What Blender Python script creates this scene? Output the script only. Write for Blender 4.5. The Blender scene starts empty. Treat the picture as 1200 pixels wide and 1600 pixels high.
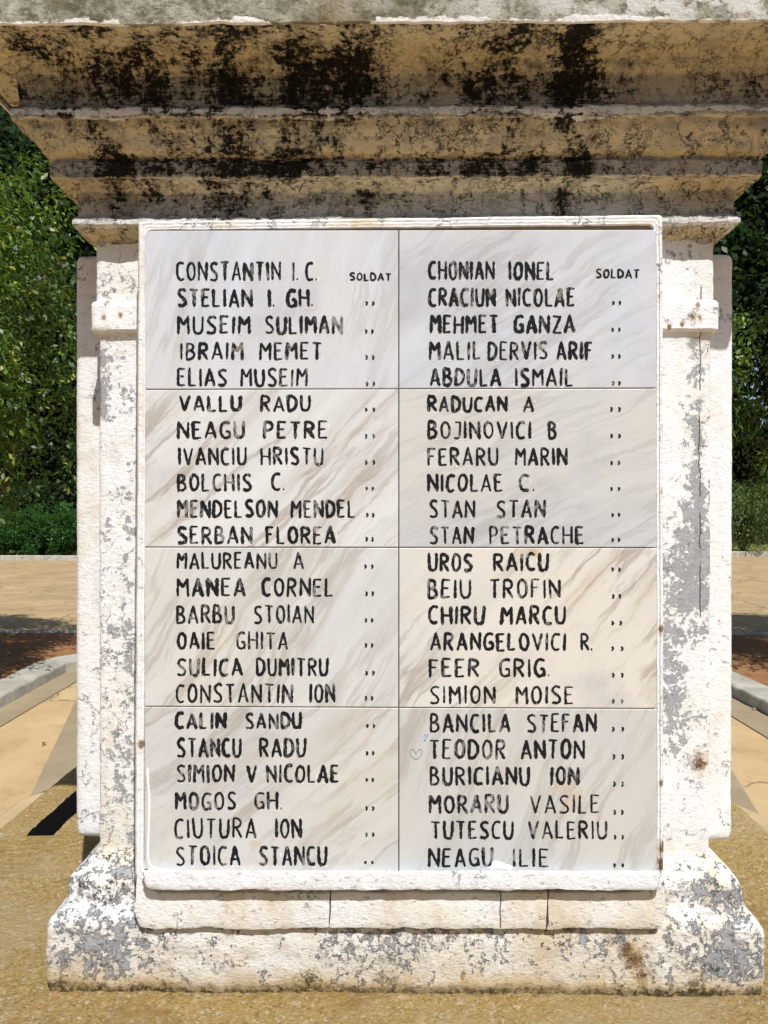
import bpy, math, random
import numpy as np
from mathutils import Vector, Matrix, noise as mnoise

# ------------------------------------------------------------------ camera
S = bpy.context.scene
COL = S.collection
HC = 1.6                                   # eye height above the pavement
FPX = 1202.0                               # focal length in pixels of a 1200 x 1600 frame
YAW, PITCH, ROLL = 0.01119, -0.00287, 0.00089
_f = Vector((-math.sin(YAW) * math.cos(PITCH), math.cos(YAW) * math.cos(PITCH), math.sin(PITCH)))
_r = Vector((math.cos(YAW), math.sin(YAW), 0))
_u = _r.cross(_f)
AX_R = math.cos(ROLL) * _r + math.sin(ROLL) * _u
AX_U = -math.sin(ROLL) * _r + math.cos(ROLL) * _u
AX_F = _f
cd = bpy.data.cameras.new('camera')
cam = bpy.data.objects.new('camera', cd)
COL.objects.link(cam)
m = Matrix((AX_R, AX_U, -AX_F)).transposed().to_4x4()
m.translation = (0, 0, HC)
cam.matrix_world = m
cd.sensor_fit = 'VERTICAL'
cd.sensor_height = 36.0
cd.lens = FPX / 1600 * 36.0
cd.clip_start = 0.05
cd.clip_end = 600
S.camera = cam

# ------------------------------------------------------------------ sky, sun, exposure
SUN = Vector((0.375, -1.0, 1.4)).normalized()
w = bpy.data.worlds.new("World")
S.world = w
w.use_nodes = True
nt = w.node_tree
sky = nt.nodes.new('ShaderNodeTexSky')
sky.sky_type = 'NISHITA'
sky.sun_disc = False
sky.sun_elevation = math.asin(SUN.z)
sky.sun_rotation = math.atan2(SUN.x, SUN.y)
bg = nt.nodes['Background']
nt.links.new(sky.outputs[0], bg.inputs[0])
bg.inputs[1].default_value = 0.095
sd = bpy.data.lights.new('sun', 'SUN')
sd.energy = 4.75
sd.angle = math.radians(0.5)
sd.color = (1.0, 0.988, 0.962)
so = bpy.data.objects.new('sun', sd)
COL.objects.link(so)
so.location = (4, -8, 14)
so.rotation_euler = SUN.to_track_quat('Z', 'Y').to_euler()
S.view_settings.view_transform = 'Standard'
S.view_settings.look = 'None'
S.view_settings.exposure = 0.08
S.view_settings.gamma = 1
S.cycles.max_bounces = 6
S.cycles.diffuse_bounces = 4
S.cycles.transparent_max_bounces = 4

rnd = random.Random(7)
MC, MD = 0.018, 1.786                      # axis of the monument (x, depth)


def hpx(y, d):
    "height (relative to the eye) of image row y at depth d, at mid width"
    return (796.5 - y) * d / FPX


def at(px, py, d):
    "point at depth d seen at pixel (px, py) of the 1200 x 1600 photograph; (x, depth, height over eye)"
    v = AX_R * ((px - 600) / FPX) + AX_U * ((800 - py) / FPX) + AX_F
    v = v * (d / v.y)
    return v


# ------------------------------------------------------------------ node helper
class NT:
    def __init__(s, name):
        s.m = bpy.data.materials.new(name)
        s.m.use_nodes = True
        s.t = s.m.node_tree
        s.t.nodes.clear()
        s.out = s.n('ShaderNodeOutputMaterial')
        s._co = None

    def n(s, k, **kw):
        x = s.t.nodes.new(k)
        for a, b in kw.items():
            setattr(x, a, b)
        return x

    def put(s, sock, v):
        if isinstance(v, bpy.types.NodeSocket):
            s.t.links.new(v, sock)
        elif v is not None:
            if sock.type == 'RGBA' and isinstance(v, (tuple, list)) and len(v) == 3:
                v = (*v, 1)
            sock.default_value = v

    @property
    def co(s):
        if s._co is None:
            s._co = s.n('ShaderNodeTexCoord').outputs['Object']
        return s._co

    def map(s, v=None, scale=(1, 1, 1), loc=(0, 0, 0), rot=(0, 0, 0)):
        x = s.n('ShaderNodeMapping')
        s.put(x.inputs['Vector'], v or s.co)
        x.inputs['Scale'].default_value = scale
        x.inputs['Location'].default_value = loc
        x.inputs['Rotation'].default_value = rot
        return x.outputs[0]

    def noise(s, sc, det=6, rough=.6, v=None, dist=0., col=False):
        x = s.n('ShaderNodeTexNoise')
        s.put(x.inputs['Vector'], v or s.co)
        x.inputs['Scale'].default_value = sc
        x.inputs['Detail'].default_value = det
        x.inputs['Roughness'].default_value = rough
        x.inputs['Distortion'].default_value = dist
        return x.outputs['Color' if col else 'Fac']

    def vor(s, sc, v=None, feat='F1', out='Distance', rand=1.):
        x = s.n('ShaderNodeTexVoronoi', feature=feat)
        s.put(x.inputs['Vector'], v or s.co)
        x.inputs['Scale'].default_value = sc
        x.inputs['Randomness'].default_value = rand
        return x.outputs[out]

    def warp(s, amt, sc, v=None, det=3):
        "coordinates pushed about by noise"
        c = s.n('ShaderNodeVectorMath', operation='MULTIPLY_ADD')
        s.put(c.inputs[0], s.noise(sc, det, .6, v, col=True))
        c.inputs[1].default_value = (amt, amt, amt)
        s.put(c.inputs[2], v or s.co)
        return c.outputs[0]

    def m_(s, op, a, b=None, c=None, clamp=False):
        x = s.n('ShaderNodeMath', operation=op, use_clamp=clamp)
        s.put(x.inputs[0], a)
        if b is not None:
            s.put(x.inputs[1], b)
        if c is not None:
            s.put(x.inputs[2], c)
        return x.outputs[0]

    def add(s, a, b): return s.m_('ADD', a, b)
    def sub(s, a, b): return s.m_('SUBTRACT', a, b)
    def mul(s, a, b): return s.m_('MULTIPLY', a, b)
    def mx(s, a, b): return s.m_('MAXIMUM', a, b)

    def step(s, v, a, b, lo=0., hi=1.):
        x = s.n('ShaderNodeMapRange', interpolation_type='SMOOTHSTEP')
        s.put(x.inputs['Value'], v)
        if a > b:
            a, b, lo, hi = b, a, hi, lo
        for k, q in zip(('From Min', 'From Max', 'To Min', 'To Max'), (a, b, lo, hi)):
            x.inputs[k].default_value = q
        return x.outputs[0]

    def mix(s, f, a, b, mode='MIX'):
        x = s.n('ShaderNodeMix', data_type='RGBA', blend_type=mode)
        s.put(x.inputs[0], f)
        s.put(x.inputs[6], a)
        s.put(x.inputs[7], b)
        return x.outputs[2]

    def xyz(s, v=None):
        x = s.n('ShaderNodeSeparateXYZ')
        s.put(x.inputs[0], v or s.co)
        return x.outputs

    def gauss(s, v, c, wd):
        "bump of height 1 at c, half-width wd"
        return s.step(s.m_('ABSOLUTE', s.sub(v, c)), wd, 0.)

    def finish(s, color, rough=.8, h=None, dist=.003, strength=1., spec=.3, trans=None):
        b = s.n('ShaderNodeBsdfPrincipled')
        s.put(b.inputs['Base Color'], color)
        s.put(b.inputs['Roughness'], rough)
        b.inputs['Specular IOR Level'].default_value = spec
        if h is not None:
            x = s.n('ShaderNodeBump')
            x.inputs['Strength'].default_value = strength
            x.inputs['Distance'].default_value = dist
            s.put(x.inputs['Height'], h)
            s.t.links.new(x.outputs[0], b.inputs['Normal'])
        o = b.outputs[0]
        if trans:
            tb = s.n('ShaderNodeBsdfTranslucent')
            s.put(tb.inputs['Color'], trans[1])
            ms = s.n('ShaderNodeMixShader')
            ms.inputs[0].default_value = trans[0]
            s.t.links.new(o, ms.inputs[1])
            s.t.links.new(tb.outputs[0], ms.inputs[2])
            o = ms.outputs[0]
        s.t.links.new(o, s.out.inputs[0])
        return s.m


# ------------------------------------------------------------------ materials
def paint_mat(name, peel=.5, ochre=.3, low=None, cracks=(), base=(.80, .785, .75), rust=True, hstr=1., spots=(), zones=(), cl=.5, foot=None, fn=.0):
    """old lime paint: cream white over grey render, flaking in patches, ochre stains.
    low = (z0, z1): stains gather between those heights; cracks = [(x, z0, z1)] upright cracks;
    zones = [(x, half width, z, half height, amount)] where more (or less) of it has flaked"""
    t = NT(name)
    X, Y, Z = t.xyz()
    wc = t.warp(.03, 14)
    big = t.noise(5.2, 4, .55)
    n1 = t.noise(44, 11, .76, t.map(t.warp(.014, 50, None, 4), (1, 1, .8)))
    n2 = t.noise(120, 6, .68, wc)
    thr = t.add(n1, t.mul(t.sub(big, .5), cl))
    thr = t.add(thr, t.mul(t.sub(n2, .5), .52))
    thr = t.add(thr, t.mul(t.sub(t.noise(58, 5, .7, t.map(None, loc=(8, 8, 8))), .5), .30))
    for (zx, zw, zz, zh, q) in zones:
        g = t.mul(t.gauss(t.add(X, t.mul(t.sub(n1, .5), .05)), zx, zw), t.gauss(Z, zz, zh))
        thr = t.add(thr, t.mul(g, q * .72))
    flake = t.step(thr, 1.03 - peel, 1.045 - peel)
    rim = t.mul(t.step(thr, 1.00 - peel, 1.03 - peel), t.sub(1., flake))
    fine = t.step(t.add(t.noise(130, 6, .72, t.map(None, (.6, .6, 1.3))), t.mul(t.sub(big, .5), .3)), .625 - fn, .655 - fn)
    ridge = t.m_('ABSOLUTE', t.sub(t.noise(13, 9, .62, t.warp(.02, 50, None, 4)), .5))
    hair = t.mul(t.step(ridge, .0065, .0015), t.step(t.noise(9, 4, .6, t.map(None, loc=(3, 3, 8))), .53, .60))
    cream = t.mix(t.step(t.noise(6.5, 6, .62), .36, .66), base, (.80, .81, .83))
    cream = t.mix(t.mul(t.step(t.noise(46, 6, .72), .45, .75), .4), cream, (.60, .57, .51))
    cream = t.mix(t.mul(t.step(t.noise(19, 8, .7, t.map(None, (1, 1, .22), (7, 0, 0))), .56, .70), .35), cream, (.58, .50, .38))
    # ochre staining
    och = t.step(t.add(t.noise(7.3, 8, .70, t.map(None, (1, 1, .6), (3.1, 0, 1.7))), ochre * .45), .62, .92)
    if low:
        och = t.mx(och, t.mul(t.step(Z, low[1], low[0]), t.step(t.noise(15, 7, .72), .30, .62)))
    cream = t.mix(t.mul(och, .8), cream, (.57, .44, .245))
    grey = t.mix(t.noise(70, 7, .75), (.20, .21, .225), (.50, .505, .51))
    cream = t.mix(t.mul(t.step(t.noise(90, 6, .75, t.map(None, (.5, .5, 1.4), (2, 2, 2))), .54, .64), .5), cream, (.58, .57, .56))
    c = t.mix(rim, cream, (.86, .855, .84))
    c = t.mix(flake, c, grey)
    c = t.mix(t.mul(fine, .7), c, (.27, .255, .225))
    c = t.mix(t.mul(hair, .75), c, (.11, .09, .06))
    if rust:
        rv = t.vor(21, t.warp(.03, 50))
        rr = t.mul(t.step(t.add(rv, t.mul(t.sub(n2, .5), .3)), .16, .08), t.step(t.noise(4.2, 3, .5, t.map(None, loc=(9, 2, 5))), .60, .68))
        c = t.mix(t.mul(rr, .8), c, (.22, .11, .035))
    for (sx, sz, r, q) in spots:
        g = t.m_('SQRT', t.add(t.m_('POWER', t.sub(X, sx), 2.), t.m_('POWER', t.mul(t.sub(Z, sz), .7), 2.)))
        g = t.add(g, t.mul(t.sub(t.noise(85, 6, .75), .5), r * 2.6))
        c = t.mix(t.mul(t.step(g, r * 1.25, r * .5), .45 * q), c, (.50, .32, .13))
        c = t.mix(t.mul(t.step(g, r * .75, r * .25), q), c, (.13, .065, .02))
    if foot:
        fz = t.add(Z, t.mul(t.sub(t.noise(16, 8, .72, t.map(None, (1, 1, .2))), .5), .06))
        c = t.mix(t.mul(t.step(fz, foot + .035, foot - .005), .75), c, (.52, .37, .17))
        c = t.mix(t.mul(t.step(fz, foot + .010, foot - .008), t.step(n2, .40, .55, .35, .9)), c, (.10, .075, .03))
    h = t.add(t.mul(flake, -.38), t.mul(n2, .6))
    h = t.add(h, t.mul(t.noise(230, 4, .65, t.map(None, (.5, .5, 1.2))), .4))
    h = t.sub(h, t.mul(hair, .8))
    h = t.add(h, t.mul(rim, .22))
    for (cx, z0, z1) in cracks:
        ww = t.mul(t.sub(t.noise(14, 7, .7, t.map(None, (0, 0, 1), (cx * 31, 0, 0))), .5), .018)
        k = t.step(t.m_('ABSOLUTE', t.sub(t.add(X, ww), cx)), .0013, .0003)
        k = t.mul(k, t.mul(t.step(Z, z0, z0 + .004), t.step(Z, z1, z1 - .004)))
        k = t.mul(k, t.step(t.noise(16, 4, .6, t.map(None, (0, 0, 1))), .40, .5) if z1 - z0 > .2 else 1.)
        c = t.mix(t.mul(k, .85), c, (.10, .085, .07))
        h = t.sub(h, k)
    return t.finish(c, .88, h, .0032, .9 * hstr, .15)


def cornice_mat():
    t = NT('mouldy_plaster')
    X, Y, Z = t.xyz()
    wc = t.warp(.02, 18, None, 4)
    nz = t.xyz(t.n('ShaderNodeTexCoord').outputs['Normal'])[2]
    under = t.step(nz, -.25, -.72)                              # soffits painted yellow for ground bounce, upright faces grey for sky shade
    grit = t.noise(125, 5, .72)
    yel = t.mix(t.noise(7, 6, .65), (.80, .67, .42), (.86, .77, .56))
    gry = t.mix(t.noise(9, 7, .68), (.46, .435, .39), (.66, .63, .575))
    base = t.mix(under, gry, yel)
    base = t.mix(t.mul(t.step(t.noise(24, 8, .72), .50, .70), .7), base, (.34, .27, .18))
    base = t.mix(t.mul(t.step(t.noise(19, 9, .70, t.map(None, (1, 1, 1), (4, 4, 4))), .53, .56), t.sub(.8, t.mul(under, .55))), base, (.33, .325, .315))
    base = t.mix(t.mul(t.step(t.noise(55, 7, .74, t.map(None, (.6, .6, 1.2))), .56, .64), .6), base, (.20, .165, .115))
    # soot: soft upright runs under the ledges, broken up by brush lines and grit
    n1 = t.noise(15, 12, .78, t.map(wc, (1, 1, .6)))
    brush = t.noise(30, 6, .78, t.map(None, (1.0, 1.0, 11.0)))
    runs = t.noise(8.5, 5, .64, t.map(None, (1, 1, .07)))
    runs2 = t.noise(30, 5, .66, t.map(None, (1, 1, .06)))
    v = t.add(n1, t.mul(t.sub(brush, .5), .55))
    v = t.add(v, t.mul(t.sub(grit, .5), .80))
    v = t.add(v, t.mul(t.sub(t.noise(42, 9, .80), .5), .55))
    v = t.add(v, t.mul(t.sub(runs, .5), .75))
    v = t.add(v, t.mul(t.sub(runs2, .5), .35))
    up = t.step(Z, 2.205, 2.235)
    v = t.add(v, t.mul(up, .10))
    v = t.add(v, t.mul(t.mul(t.step(Z, 2.120, 2.128), t.step(Z, 2.166, 2.154)), .07))
    for cx, wd, q in ((.255, .055, .24), (-.06, .10, .12), (-.33, .20, .14), (-.17, .05, .13), (-.47, .06, .07), (.14, .07, .07)):
        v = t.add(v, t.mul(t.gauss(t.add(X, t.mul(t.sub(n1, .5), .10)), cx, wd), q))
    v = t.sub(v, t.mul(t.gauss(X, .44, .17), .10))
    v = t.sub(v, t.mul(t.step(Z, 2.12, 2.08), .07))
    v = t.sub(v, t.mul(under, .07))  # fewer marks on soffits, painted brighter as if bounce-lit
    mould = t.step(v, .585, .705)
    halo = t.step(v, .47, .64)
    c = t.mix(t.mul(halo, .42), base, (.16, .13, .085))
    ck = t.m_('ABSOLUTE', t.sub(t.noise(11, 9, .66, t.warp(.03, 40, None, 4)), .5))
    crack = t.mul(t.step(ck, .009, .002), t.step(t.noise(6, 4, .6), .42, .50))
    c = t.mix(t.mul(mould, t.step(t.noise(150, 4, .75), .30, .46, .7, 1.)), c, t.mix(grit, (.006, .0055, .005), (.030, .027, .022)))
    c = t.mix(t.mul(crack, .85), c, (.02, .016, .012))
    # flaking white lime along the two lips
    wob = t.sub(t.noise(11, 6, .7), .5)
    lips = t.mx(t.gauss(t.add(Z, t.mul(wob, .018)), 2.2035, .0155), t.gauss(t.add(Z, t.mul(wob, .007)), 2.0640, .0095))
    chip = t.add(t.noise(52, 9, .78, t.map(None, (.6, 1, 1.1))), t.mul(lips, .40))
    chip = t.add(chip, t.mul(t.sub(t.noise(7, 3, .6), .5), .40))
    chip = t.sub(chip, t.mul(mould, .12))
    chip = t.mul(t.step(chip, .735, .765), t.step(lips, .04, .25))
    c = t.mix(chip, c, (.92, .91, .88))
    plate = t.step(t.noise(13, 9, .68, t.warp(.03, 20)), .50, .515)
    h = t.add(t.mul(plate, .6), t.mul(t.noise(75, 9, .75), 1.0))
    h = t.add(h, t.mul(brush, .5))
    h = t.sub(h, t.mul(crack, .9))
    h = t.add(h, t.mul(chip, .5))
    return t.finish(c, .9, h, .007, 1., .12)


def slab_mat():
    t = NT('lichen_lime_slab')
    X, Y, Z = t.xyz()
    n = t.noise(22, 10, .75, t.map(None, (1, 1, .8)))
    c = t.mix(t.step(n, .36, .62), (.14, .125, .075), (.46, .44, .365))
    c = t.mix(t.mul(t.step(t.noise(75, 7, .75, t.map(None, (.7, 1, 1.4))), .52, .60), .75), c, (.10, .088, .055))
    c = t.mix(t.step(t.noise(5.5, 5, .65, t.map(None, (1, 1, .3))), .54, .70, 0, .7), c, (.21, .16, .07))
    c = t.mix(t.mul(t.step(X, -.1, .35), t.step(t.noise(18, 8, .7, t.map(None, loc=(2, 5, 1))), .46, .54)), c, (.60, .59, .55))
    e = t.add(t.noise(16, 8, .7, t.map(None, (.5, 1, 1))), t.add(t.step(Z, 2.305, 2.284, 0, .29), t.mul(t.sub(t.noise(5, 3, .6), .5), .3)))
    c = t.mix(t.step(e, .73, .76), c, (.86, .85, .82))
    h = t.add(t.mul(n, .8), t.mul(t.noise(90, 6, .7), .7))
    return t.finish(c, .88, h, .006, .9, .2)


def marble_mat(k, tint, vein, ang, brown, blot):
    t = NT('veined_marble')
    off = (k * 3.7, k * 1.9, k * 5.3)
    r = t.map(None, rot=(0, math.radians(ang), 0), loc=off)
    wv = t.warp(.055, 5.5, r, 5)
    st = t.map(wv, (.85, 1, 8.5))
    big = t.noise(2.6, 4, .55, t.map(None, loc=off))
    n = t.noise(3.2, 8, .62, st)
    lines = t.step(t.m_('ABSOLUTE', t.sub(t.noise(1.7, 6, .58, st), .5)), .035, .0)
    lines = t.mx(lines, t.mul(t.step(t.m_('ABSOLUTE', t.sub(t.noise(2.6, 7, .6, t.map(wv, (1.0, 1, 5.0), (5, 5, 5))), .5)), .02, .0), .45))
    where = t.step(t.noise(3.4, 3, .5, t.map(None, loc=(off[1], 0, off[0]))), .36, .58)
    cl = t.mix(t.step(n, .3, .75), tint, tuple(q * .83 for q in tint))
    cl = t.mix(t.step(big, .42, .66), cl, (tint[0] * 1.0, tint[1] * .965, tint[2] * .90))
    cl = t.mix(t.mul(t.step(t.noise(4.1, 6, .66, t.map(None, loc=(off[2], 1, off[1]))), .55, .72), .5), cl, (.42, .42, .455))
    vc = t.mix(t.noise(3, 2, .5), tuple(q * .72 for q in brown), (.22, .21, .20))
    cl = t.mix(t.mul(t.mul(lines, where), vein), cl, vc)
    cl = t.mix(t.mul(t.step(n, .52, .72), t.mul(where, vein * .62)), cl, tuple(q * .92 for q in brown))
    if blot:
        b = t.step(t.noise(9, 6, .6, t.map(None, loc=off)), .64, .72)
        cl = t.mix(t.mul(b, blot), cl, (.50, .31, .12))
    cl = t.mix(t.mul(t.step(t.noise(260, 2, .6), .55, .75), .22), cl, (.66, .66, .68))
    h = t.noise(300, 3, .6)
    return t.finish(cl, .42, h, .0004, .5, .35)


def letter_mat():
    t = NT('worn_black_paint')
    n = t.noise(130, 5, .7, t.map(None, (1.4, 1, .55)))
    wear = t.step(t.add(n, t.mul(t.sub(t.noise(24, 3, .5), .5), .8)), .555, .70)
    c = t.mix(t.noise(80, 3), (.006, .006, .007), (.022, .022, .023))
    c = t.mix(t.mul(wear, .72), c, (.34, .33, .32))
    return t.finish(c, .75, n, .001, .5, .08)


def plain(name, col, rough=.85, amt=.3, sc=30, dist=.002, spec=.2):
    t = NT(name)
    n = t.noise(sc, 7, .7)
    c = t.mix(n, tuple(q * (1 - amt) for q in col), tuple(min(1, q * (1 + amt)) for q in col))
    return t.finish(c, rough, n, dist, .6, spec)


def rough_mat():
    t = NT('pebbledash_render')
    wc = t.warp(.010, 90)
    g1 = t.vor(230, wc)
    gc = t.vor(230, wc, out='Color')
    gv = t.xyz(gc)[0]
    g2 = t.noise(210, 6, .78)
    g3 = t.noise(75, 6, .74)
    big = t.noise(5, 7, .68)
    c = t.mix(gv, (.52, .345, .115), (.70, .485, .20))
    c = t.mix(t.step(gv, .90, .95), c, (.76, .66, .46))
    c = t.mix(t.mul(t.step(g2, .47, .37), .85), c, (.20, .125, .045))
    c = t.mix(t.mul(t.step(g2, .56, .66), .6), c, (.78, .66, .44))
    c = t.mix(t.mul(t.step(g3, .55, .66), .55), c, (.76, .62, .38))
    c = t.mix(t.mul(t.step(g3, .46, .36), .55), c, (.26, .155, .05))
    c = t.mix(t.step(big, .50, .66, 0, .5), c, (.40, .25, .085))
    c = t.mix(t.mul(t.step(t.noise(3.3, 6, .65, t.map(None, loc=(5, 1, 2))), .5, .66), .5), c, (.66, .52, .30))
    h = t.add(t.mul(g1, -.35), t.mul(g2, 1.7))
    h = t.add(h, t.mul(g3, 1.1))
    return t.finish(c, .9, h, .006, 1., .12)


def pave_mat(name, a, b, stain, cracks=True, sc=1.):
    t = NT(name)
    n = t.noise(1.1 * sc, 8, .65)
    f = t.noise(60 * sc, 4, .7)
    c = t.mix(t.step(n, .3, .7), a, b)
    c = t.mix(t.mul(t.step(t.noise(4 * sc, 7, .7), .5, .7), .5), c, stain)
    c = t.mix(t.mul(t.step(f, .55, .75), .35), c, tuple(q * .55 for q in a))
    h = f
    if cracks:
        ck = t.vor(.55, t.warp(.8, 1.6, None, 6), 'DISTANCE_TO_EDGE')
        k = t.step(ck, .012, .003)
        c = t.mix(t.mul(k, .55), c, (.10, .07, .035))
        h = t.sub(f, k)
    return t.finish(c, .9, h, .003, .6, .2)


def leaf_mat(name, a, b, trans, yellow=(.20, .22, .03)):
    t = NT(name)
    g = t.n('ShaderNodeNewGeometry')
    r = g.outputs['Random Per Island']
    c = t.mix(t.m_('POWER', r, 2.2), a, b)
    c = t.mix(t.step(r, .93, .95), c, yellow)
    c = t.mix(t.mul(t.step(t.noise(1.6, 3, .5), .45, .65), .5), c, tuple(q * .6 for q in a))
    return t.finish(c, .42, None, spec=.45, trans=(.25, trans))


M = {}
M['shaft'] = paint_mat('flaking_white_shaft_paint', .385, .20, (1.0, 1.10), cracks=[(.490, 1.42, 1.97)], hstr=1.0,
                       spots=((.492, 1.182, .017, .9),),
                       zones=((.487, .035, 1.75, .33, .26), (.485, .05, 1.5, .16, .2), (.44, .05, 1.36, .28, .17), (.47, .07, 1.2, .12, .12), (-.50, .022, 1.80, .13, .22), (-.46, .03, 1.45, .32, .13),
                              (-.46, .06, 1.2, .10, .16), (.455, .06, 2.03, .06, .2), (-.47, .06, 1.98, .05, .14)))
M['base'] = paint_mat('flaking_white_base_paint', .425, .50, (.84, .96), hstr=1.4, cl=.4, foot=.845, fn=.055,
                      spots=((.362, .893, .020, .85), (.375, .865, .016, .8), (.352, .91, .012, .8), (.41, .985, .009, .7)),
                      zones=((-.47, .11, .91, .07, .17), (-.43, .09, 1.0, .04, .14), (.50, .08, .90, .07, .17), (.50, .07, .985, .04, .16), (.05, .25, .93, .035, .08), (.3, .1, .92, .04, .08), (.43, .08, .835, .012, .2)))
M['frame'] = paint_mat('white_frame_paint', .315, .26, None, rust=True, base=(.82, .81, .79), cl=.3,
                       spots=((.404, 1.075, .012, .9), (.401, 1.045, .013, .9), (.401, 1.413, .008, .8), (.401, 1.176, .007, .8), (-.412, 1.231, .009, .8), (.402, 1.63, .006, .7)))
M['ledge'] = paint_mat('cream_ledge_paint', .27, .40, None, cracks=[(.151, .945, 1.012)], base=(.80, .765, .70), cl=.3, fn=.03)
M['rail'] = paint_mat('bluish_white_rail_paint', .29, .10, None, base=(.79, .80, .83), cl=.35, fn=.03)
M['collar'] = paint_mat('white_collar_paint', .30, .12, None, base=(.82, .81, .79), cl=.3,
                        spots=((.474, 1.917, .008, .9), (.485, 1.914, .006, .9), (.456, 1.904, .005, .9), (.435, 1.900, .005, .9), (.482, 1.937, .005, .7), (-.496, 1.918, .007, .7), (-.468, 1.921, .006, .8), (-.489, 1.944, .007, .7)))
M['cornice'] = cornice_mat()
M['slab'] = slab_mat()
M['letters'] = letter_mat()
M['chip'] = plain('white_chip_glint', (.85, .84, .82), .6, .08)  # also paints the glints along cut letter edges
M['joint'] = plain('dirty_mortar', (.26, .205, .13), .9, .5, 60)
M['rough'] = rough_mat()
M['pave'] = pave_mat('tan_concrete', (.46, .315, .155), (.57, .41, .22), (.33, .215, .10))
M['grey'] = pave_mat('grey_screed', (.30, .235, .145), (.36, .285, .18), (.24, .185, .11), False, 1.5)
M['plaza'] = pave_mat('tan_asphalt', (.36, .26, .14), (.49, .35, .19), (.21, .15, .08))
M['kerb'] = pave_mat('kerb_concrete', (.33, .31, .25), (.50, .475, .40), (.17, .15, .10), False, 3)
M['soil'] = pave_mat('red_soil', (.26, .125, .05), (.34, .175, .075), (.13, .065, .03), False, 4)
M['bark'] = plain('bark', (.10, .075, .05), .9, .5, 14, .01)
M['leaf_a'] = leaf_mat('broad_leaf', (.024, .064, .009), (.21, .31, .035), (.22, .36, .03), (.36, .36, .05))
M['leaf_b'] = leaf_mat('dark_leaf', (.016, .038, .010), (.040, .075, .018), (.06, .11, .02), (.07, .09, .02))
M['leaf_c'] = leaf_mat('bright_leaf', (.022, .085, .012), (.050, .15, .022), (.09, .24, .03), (.10, .2, .03))
M['leaf_d'] = leaf_mat('weeping_leaf', (.045, .085, .016), (.13, .19, .045), (.2, .28, .05), (.40, .38, .10))
M['grass'] = plain('dry_grass', (.16, .17, .045), .9, .4, 8)
M['brick'] = plain('red_brick', (.36, .105, .05), .85, .3, 6)
M['orange'] = plain('orange_render', (.75, .30, .04), .8, .1, 3)
M['white'] = plain('white_render', (.75, .74, .72), .8, .06, 3)
M['roof'] = plain('clay_roof', (.16, .07, .045), .8, .3, 9)
M['dark'] = plain('dark_glass', (.02, .022, .025), .25, .2, 3)
M['step'] = pave_mat('smooth_render', (.42, .31, .165), (.56, .43, .25), (.30, .21, .10), False, 3)
M['slot'] = plain('shadow_black', (.012, .012, .014), .9, .3, 60)  # black lining that paints the shadow wedge on the plinth
M['leaf_pale'] = plain('dry_leaf', (.72, .52, .30), .7, .2, 60)
M['pencil'] = plain('pencil', (.22, .22, .25), .8, .2, 200)
M['blue'] = plain('blue_crayon', (.16, .36, .60), .7, .3, 200)


# ------------------------------------------------------------------ object helpers
def mesh_obj(name, V, F, mat, parent=None, smooth=False, mats=None, mi=None):
    me = bpy.data.meshes.new(name)
    V = np.asarray(V, dtype=np.float64)
    if parent is not None:
        V = V - np.array(ORG[parent.name])
    if isinstance(F, np.ndarray):
        n, k = F.shape
        me.vertices.add(len(V))
        me.vertices.foreach_set('co', V.astype(np.float32).ravel())
        me.loops.add(n * k)
        me.loops.foreach_set('vertex_index', F.astype(np.int32).ravel())
        me.polygons.add(n)
        me.polygons.foreach_set('loop_start', np.arange(0, n * k, k, dtype=np.int32))
        me.update(calc_edges=True)
    else:
        me.from_pydata([tuple(v) for v in V], [], F)
    for q in (mats or [mat]):
        me.materials.append(q)
    if mi is not None:
        me.polygons.foreach_set('material_index', np.asarray(mi, dtype=np.int32))
    if smooth:
        me.polygons.foreach_set('use_smooth', np.ones(len(me.polygons), dtype=bool))
    me.validate()
    me.update()
    if smooth:
        me.set_sharp_from_angle(angle=math.radians(38))
    o = bpy.data.objects.new(name, me)
    COL.objects.link(o)
    if parent is not None:
        o.parent = parent
        ORG[o.name] = ORG[parent.name]
    return o


ORG = {}


def thing(name, loc, label, cat, group=None):
    o = bpy.data.objects.new(name, None)
    o.empty_display_size = .3
    COL.objects.link(o)
    o.location = loc
    o['label'] = label
    o['category'] = cat
    if group:
        o['group'] = group
    ORG[o.name] = tuple(loc)
    return o


def tag(o, label=None, cat=None, group=None, kind=None):
    for k, v in (('label', label), ('category', cat), ('group', group), ('kind', kind)):
        if v:
            o[k] = v
    return o


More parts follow.
